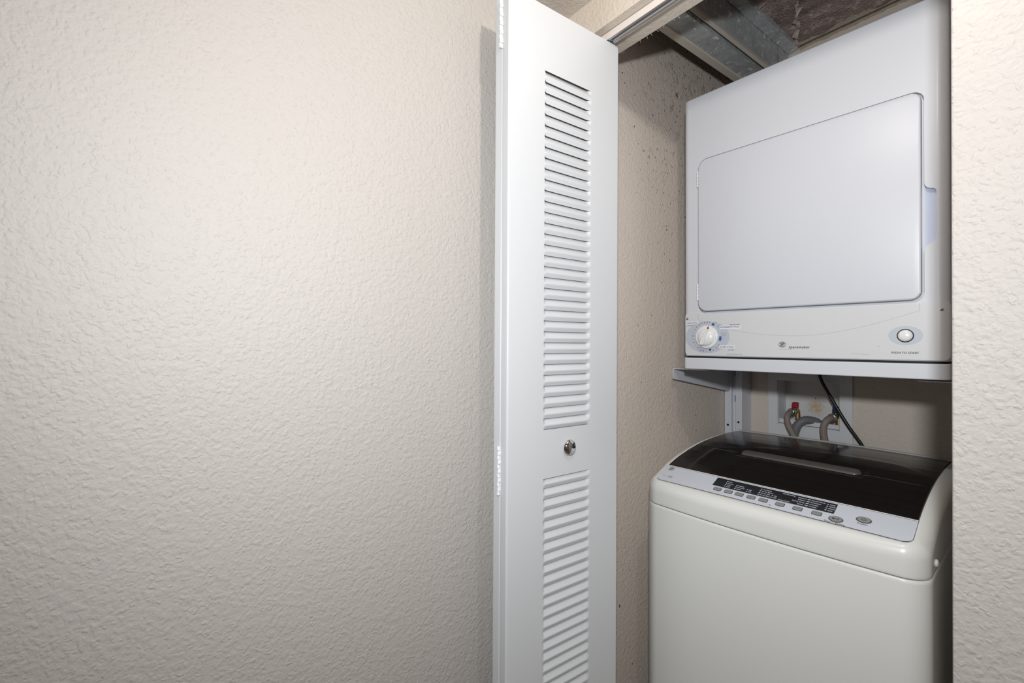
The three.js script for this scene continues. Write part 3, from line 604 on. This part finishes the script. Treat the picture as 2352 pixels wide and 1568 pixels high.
  const panelGeo = gridSurface(60, 16, (a, b) => {
    const d = lerp(PD0, PD1, b), e = d - PD0, r = 0.014, cut = e < r ? r - Math.sqrt(r * r - (r - e) * (r - e)) : 0;
    return panelAt(lerp(PX0 + cut, PX1 - cut, a), d, 0.0006).toArray();
  });
  { const uv = panelGeo.attributes.uv, p = panelGeo.attributes.position; for (let i = 0; i < uv.count; i++) uv.setX(i, (p.getX(i) - PX0) / (PX1 - PX0)); }
  const cp = mesh('control_panel', panelGeo, M.silver, t);
  const dispTex = canvasTexture(2048, 256, (c, w, h) => {
    c.fillStyle = '#15171f'; c.fillRect(0, 0, w, h);
    const P = w / 0.2665, Q = h / 0.032, X = (u) => (u - 0.158) * P;
    const word = (s, u, row, align = 'left', led = true) => {
      const y = h * row; c.fillStyle = '#c9ccd4'; c.textAlign = align; c.textBaseline = 'middle';
      c.save(); c.translate(X(u), y); c.scale(1, Q / P / 1.0); c.font = `bold ${0.0047 * P}px sans-serif`; c.fillText(s, 0, 0, 0.0275 * P); c.restore();
      if (led) { const lx = align === 'left' ? X(u) - 0.0052 * P : X(u) + 0.0018 * P; c.fillRect(lx, y - 0.0011 * Q, 0.0034 * P, 0.0022 * Q); }
    };
    [['Hot', 0.1905], ['Warm', 0.1905], ['Cool', 0.1905], ['Cold', 0.1905]].forEach(([s, u], i) => word(s, u, 0.22 + i * 0.2));
    ['Heavy', 'Normal', 'Light'].forEach((s, i) => word(s, 0.2165, 0.42 + i * 0.2));
    ['On', 'Off'].forEach((s, i) => word(s, 0.2445, 0.62 + i * 0.2));
    ['Pre Soak', 'Extra Rinse', 'Deep Fill', 'Deep Rinse'].forEach((s, i) => word(s, 0.2725, 0.2 + i * 0.21));
    ['On', 'Off'].forEach((s, i) => word(s, 0.3015, 0.62 + i * 0.2));
    word('Time Remaining', 0.3150, 0.14, 'left', false); word('Delay Start', 0.3125, 0.88, 'left', false);
    c.fillStyle = '#0a0706'; c.fillRect(X(0.3165), h * 0.27, 0.026 * P, h * 0.44);
    ['Normal', 'Whites', 'Heavy Duty', 'Jeans'].forEach((s, i) => word(s, 0.3655, 0.18 + i * 0.215, 'right'));
    ['Speed Wash', 'Delicates', 'Casuals', 'Towels'].forEach((s, i) => word(s, 0.3755, 0.18 + i * 0.215));
    ['Soak', 'Wash', 'Rinse', 'Spin'].forEach((s, i) => word(s, 0.4112, 0.2 + i * 0.2));
  });
  M.display = new THREE.MeshPhysicalMaterial({ color: 0xffffff, map: dispTex, roughness: 0.18 });
  mesh('display', gridSurface(8, 4, (a, b) => panelAt(lerp(0.158, 0.4245, a), lerp(0.0435, 0.0755, b), 0.0013).toArray()), M.display, cp).userData.label = 'dark display window with white lettering';
  const tilt = Math.atan2(0.39, 1);
  const placeOn = (o, u, d, lift) => { o.position.copy(panelAt(u, d, lift)); o.rotation.x = tilt - Math.PI / 2 + Math.PI / 2; };
  const labels = ['Temp', 'Soil', 'Softener', 'Options', 'Signal', 'Delay', 'Cycle', 'Lid Lock'];
  const textGeo = (w, h, tex) => new THREE.PlaneGeometry(w, h);
  [0.1768, 0.2043, 0.2309, 0.2587, 0.2862, 0.3226, 0.3586, 0.3960].forEach((u, i) => {
    const b = mesh('button', new RoundedBoxGeometry(0.0172, 0.0026, 0.0108, 3, 0.0012), M.buttonGrey, cp);
    placeOn(b, u, 0.0325, 0.0014);
    const s = roundRect(-0.0096, 0.0096, -0.0064, 0.0064, 0.0028); s.holes.push(roundRect(-0.0085, 0.0085, -0.0053, 0.0053, 0.0022, new THREE.Path()));
    mesh('button_rim', extrude(s, 0.0009).rotateX(-Math.PI / 2).translate(0, -0.0007, 0), M.buttonRim, b);
    const lt = canvasTexture(128, 64, (c, w, h) => { c.fillStyle = '#8a8b8a'; c.fillRect(0, 0, w, h); c.fillStyle = '#5e6062'; c.font = 'bold 24px sans-serif'; c.textAlign = 'center'; c.textBaseline = 'middle'; c.fillText(labels[i], w / 2, h / 2, 118); });
    mesh('legend', new THREE.PlaneGeometry(0.0142, 0.0072).rotateX(-Math.PI / 2).translate(0, 0.00138, 0), new THREE.MeshStandardMaterial({ map: lt, roughness: 0.4 }), b);
  });
  for (const [u, d, kind] of [[0.4322, 0.0285, 'play'], [0.4768, 0.0462, 'power']]) {
    const b = mesh('round_button', new THREE.CylinderGeometry(0.0116, 0.0121, 0.0026, 40).scale(1, 1, 0.72), M.buttonGrey, cp);
    placeOn(b, u, d, 0.0012);
    mesh('button_rim', new THREE.TorusGeometry(0.0124, 0.0009, 8, 48).rotateX(Math.PI / 2).scale(1, 0.8, 0.72).translate(0, 0.0004, 0), M.buttonRim, b);
    const parts = [];
    if (kind === 'play') { const s = new THREE.Shape(); s.moveTo(-0.0058, -0.0026); s.lineTo(0.0004, 0); s.lineTo(-0.0058, 0.0026); parts.push(extrude(s, 0.0003).rotateX(-Math.PI / 2), box(0.0022, 0.0032, 0, 0.0003, -0.0025, 0.0025), box(0.0048, 0.0058, 0, 0.0003, -0.0025, 0.0025)); }
    else parts.push(new THREE.TorusGeometry(0.0038, 0.00045, 6, 30, 5.2).rotateZ(Math.PI / 2 + 0.55).rotateX(-Math.PI / 2).scale(1, 0.5, 0.85), box(-0.0004, 0.0004, 0, 0.0003, -0.0042, -0.0008));
    mesh('symbol', merge(parts).translate(0, 0.00132, 0), M.dark, b);
  }
  // tinted lid: crowned plate with a long finger slot and two shallow steps
  const LX0 = 0.0110, LX1 = 0.5565, LD0 = 0.0825, LD1 = 0.538;
  const lidTop = (u, d) => {
    let y = lidY(d, u) + 0.0012;
    const inU = smooth(u, 0.136, 0.152) * (1 - smooth(u, 0.428, 0.444));
    const dip = smooth(d, 0.205, 0.222) * (1 - smooth(d, 0.262, 0.29));
    y -= 0.003 * inU * dip;                                          // shallow trough round the bar
    const edge = smooth(u, 0.064, 0.076) * (1 - smooth(u, 0.540, 0.549));
    const arcD = u < 0.44 ? 0.374 - 0.93 * (u - 0.44) ** 2 : 0.374 - 6 * (u - 0.44) ** 2;
    y += 0.0016 * edge * (1 - smooth(d, arcD - 0.006, arcD + 0.008)) - 0.0012 * edge * smooth(d, 0.230, 0.236) * (1 - smooth(d, arcD - 0.006, arcD + 0.008));
    return y;
  };
  const lidGeo = (() => {
    const nu = 150, nd = 170;
    const top = gridSurface(nu, nd, (a, b) => { const u = lerp(LX0, LX1, a), d = lerp(LD0, LD1, b); return [u, lidTop(u, d), -d]; });
    { const uv = top.attributes.uv; for (let i = 0; i < uv.count; i++) uv.setXY(i, uv.getX(i) * 0.55, uv.getY(i) * 0.45); }
    const skirt = [];
    for (const b of [0, 1]) skirt.push(gridSurface(nu, 1, (a, k) => { const u = lerp(LX0, LX1, a), d = lerp(LD0, LD1, b); return [u, lidTop(u, d) - 0.005 * k, -d]; }, b === 0));
    for (const a of [0, 1]) skirt.push(gridSurface(1, nd, (k, b) => { const u = lerp(LX0, LX1, a), d = lerp(LD0, LD1, b); return [u, lidTop(u, d) - 0.005 * k, -d]; }, a === 1));
    return merge([top, ...skirt]);
  })();
  M.lid.side = THREE.DoubleSide;
  const lid = mesh('lid', lidGeo, M.lid, t); lid.userData.label = 'glossy black tinted lid with a long finger slot';
  const bar = gridSurface(70, 14, (a, b) => {                        // raised finger bar, rounded at both ends
    const u = lerp(0.147, 0.430, a), e = Math.min(a, 1 - a) * 0.283, r = 0.013, w = e < r ? Math.sqrt(Math.max(0, r * r - (r - e) * (r - e))) / r : 1, k = b * 2 - 1, d = 0.243 + k * 0.0165 * w;
    const h = 0.0075 * Math.sqrt(Math.max(0, 1 - k * k)) * (0.25 + 0.75 * w) * (k > -0.3 ? 1 : 0.92);
    return [u, lidY(d, u) - 0.0008 + h * w, -d];
  });
  mesh('finger_bar', bar, new THREE.MeshPhysicalMaterial({ color: 0x4c4947, roughness: 0.34, clearcoat: 0.4, clearcoatRoughness: 0.15, side: THREE.DoubleSide }), lid);
  mesh('lid_trim', gridSurface(60, 2, (a, b) => { const u = lerp(0.0075, 0.5575, a), d = lerp(0.0798, 0.0822, b); return panelAt(u, d, 0.0012 + 0.0008 * Math.sin(b * Math.PI)).toArray(); }), M.plasticWhite, t);
  mesh('lid_trim', gridSurface(60, 3, (a, b) => { const u = lerp(0.006, 0.559, a), d = lerp(0.5385, 0.5450, b); return [u, lidY(d, u) + 0.0062 - 0.005 * b * b, -d]; }), M.plasticWhite, t).material.side = THREE.DoubleSide;
  for (const [x, d] of [[0.03, 0.05], [0.55, 0.05], [0.03, 0.52], [0.55, 0.52]]) mesh('foot', new THREE.CylinderGeometry(0.022, 0.025, 0.031, 20).translate(x, 0.0155, -d), M.black, t);
}

// ---------------------------------------------------------------- water supply box, valves, hoses and cord
{
  const t = thing('outlet_box', 'white plastic washing machine supply box recessed in the closet wall, with red and blue valves', 'supply box', [0, 0, 0]);
  const { x0, x1, y0, y1 } = BOX, z = BACK, dep = 0.07;
  const f = roundRect(-0.811, -0.5385, EYE - 0.372, EYE - 0.09, 0.006), hole = new THREE.Path();
  hole.moveTo(x0, y0); hole.lineTo(x0, y1); hole.lineTo(x1, y1); hole.lineTo(x1, y0); f.holes.push(hole);
  mesh('frame', extrude(f, 0.005, 0.0015).translate(0, 0, z + 0.0004), M.boxWhite, t);
  mesh('housing', merge([box(x0, x0 + 0.002, y0, y1, z - dep, z + 0.003), box(x1 - 0.002, x1, y0, y1, z - dep, z + 0.003), box(x0, x1, y1 - 0.002, y1, z - dep, z + 0.003), box(x0, x1, y0, y0 + 0.002, z - dep, z + 0.003)]), M.boxWhite, t);
  mesh('sill', box(x0 + 0.004, x1 - 0.004, y0 + 0.004, y0 + 0.02, z - 0.012, z + 0.001, 0.002), M.boxWhite, t);
  const stain = canvasTexture(512, 512, (c, w, h) => {
    c.fillStyle = '#d6d5d4'; c.fillRect(0, 0, w, h);
    for (let i = 0; i < 420; i++) { const x = 265 + (rnd() + rnd() + rnd() - 1.5) * 62, y = 300 + (rnd() + rnd() + rnd() - 1.5) * 90; c.fillStyle = ['rgba(196,172,130,0.10)', 'rgba(160,125,80,0.07)', 'rgba(208,192,165,0.14)'][i % 3]; c.beginPath(); c.ellipse(x, y, 3 + rnd() * 13, 3 + rnd() * 16, rnd() * 3, 0, 7); c.fill(); }
    for (const [x, y, r] of [[262, 205, 5], [60, 330, 5], [370, 120, 3], [310, 80, 2]]) { c.fillStyle = 'rgba(50,44,40,0.85)'; c.beginPath(); c.ellipse(x, y, r, r * 1.6, 0, 0, 7); c.fill(); }
  });
  mesh('back_plate', new THREE.PlaneGeometry(x1 - x0, y1 - y0).translate((x0 + x1) / 2, (y0 + y1) / 2, z - dep + 0.003), new THREE.MeshStandardMaterial({ map: stain, roughness: 0.55, side: THREE.DoubleSide }), t).userData.label = 'rust stained back plate';
  for (const [x, y, m, name] of [[-0.7225, EYE - 0.2545, M.red, 'red valve handle'], [-0.5925, EYE - 0.2575, M.blue, 'blue valve handle']]) {
    const v = mesh('valve', merge([new THREE.CylinderGeometry(0.0075, 0.0085, 0.05, 20).rotateX(Math.PI / 2).translate(x + 0.002, y, z - 0.005), new THREE.CylinderGeometry(0.0075, 0.0095, 0.032, 16).translate(x + 0.004, y - 0.02, z - 0.025), new THREE.CylinderGeometry(0.006, 0.006, 0.02, 14).translate(x + 0.001, y + 0.012, z - 0.008)]), M.brass, t);
    mesh('collar', new THREE.LatheGeometry([[0.0001, 0.014], [0.011, 0.014], [0.0135, 0.011], [0.0138, 0], [0.009, 0]].map((p) => new THREE.Vector2(...p)), 28).rotateX(Math.PI / 2).translate(x, y, z + 0.016), M.steel, v);
    mesh('handle', new RoundedBoxGeometry(0.0185, 0.021, 0.02, 3, 0.004).translate(x + 0.003, y + 0.024, z - 0.006), m, v).userData.label = name;
  }
}
function hose(name, label, pts, r, mat, ribs) {
  const c = new THREE.CatmullRomCurve3(pts.map((p) => V(p[0], EYE + p[1], p[2])));
  const g = new THREE.TubeGeometry(c, ribs ? 140 : 70, r, 16, false);
  if (ribs) { const p = g.attributes.position, n = g.attributes.normal; for (let i = 0; i < p.count; i++) { const k = Math.floor(i / 17), b = (k % 2 ? 0.0009 : -0.0009); p.setXYZ(i, p.getX(i) + n.getX(i) * b, p.getY(i) + n.getY(i) * b, p.getZ(i) + n.getZ(i) * b); } g.computeVertexNormals(); }
  const m = mesh(name, g, mat);
  m.userData = { label, category: name.includes('cord') ? 'cord' : 'hose' };
  return m;
}
hose('inlet_hose', 'brown rubber water hose dropping from the red valve', [[-0.7225, -0.2545, BACK + 0.022], [-0.7235, -0.256, BACK + 0.040], [-0.7245, -0.268, BACK + 0.052], [-0.7215, -0.292, BACK + 0.055], [-0.703, -0.335, BACK + 0.052], [-0.68, -0.385, BACK + 0.045], [-0.665, -0.45, BACK + 0.035], [-0.66, -0.62, BACK + 0.03], [-0.64, -0.75, BACK + 0.03]], 0.0098, M.hoseBrown);
hose('inlet_hose', 'brown rubber water hose dropping from the blue valve beside the black cord', [[-0.5925, -0.2575, BACK + 0.022], [-0.5945, -0.259, BACK + 0.042], [-0.600, -0.268, BACK + 0.056], [-0.606, -0.288, BACK + 0.06], [-0.605, -0.322, BACK + 0.058], [-0.596, -0.37, BACK + 0.05], [-0.585, -0.45, BACK + 0.035], [-0.58, -0.62, BACK + 0.03], [-0.6, -0.75, BACK + 0.03]], 0.0105, M.hoseBrown);
hose('drain_hose', 'thick grey drain hose hooked over the sill of the supply box', [[-0.725, -0.75, BACK + 0.03], [-0.722, -0.5, BACK + 0.028], [-0.718, -0.40, BACK + 0.028], [-0.712, -0.335, BACK + 0.026], [-0.700, -0.297, BACK + 0.022], [-0.684, -0.281, BACK + 0.012], [-0.668, -0.281, BACK - 0.006], [-0.654, -0.288, BACK - 0.022], [-0.648, -0.299, BACK - 0.032]], 0.0145, M.hoseGrey, true);
hose('power_cord', 'thin black power cord hanging from the dryer past the supply box', [[-0.628, -0.03, -1.835], [-0.632, -0.08, -1.835], [-0.626, -0.122, -1.835], [-0.59, -0.196, -1.836], [-0.547, -0.276, -1.838], [-0.505, -0.345, -1.845], [-0.47, -0.42, -1.85], [-0.45, -0.60, -1.855]], 0.0052, M.cord);

renderer.render(scene, camera);
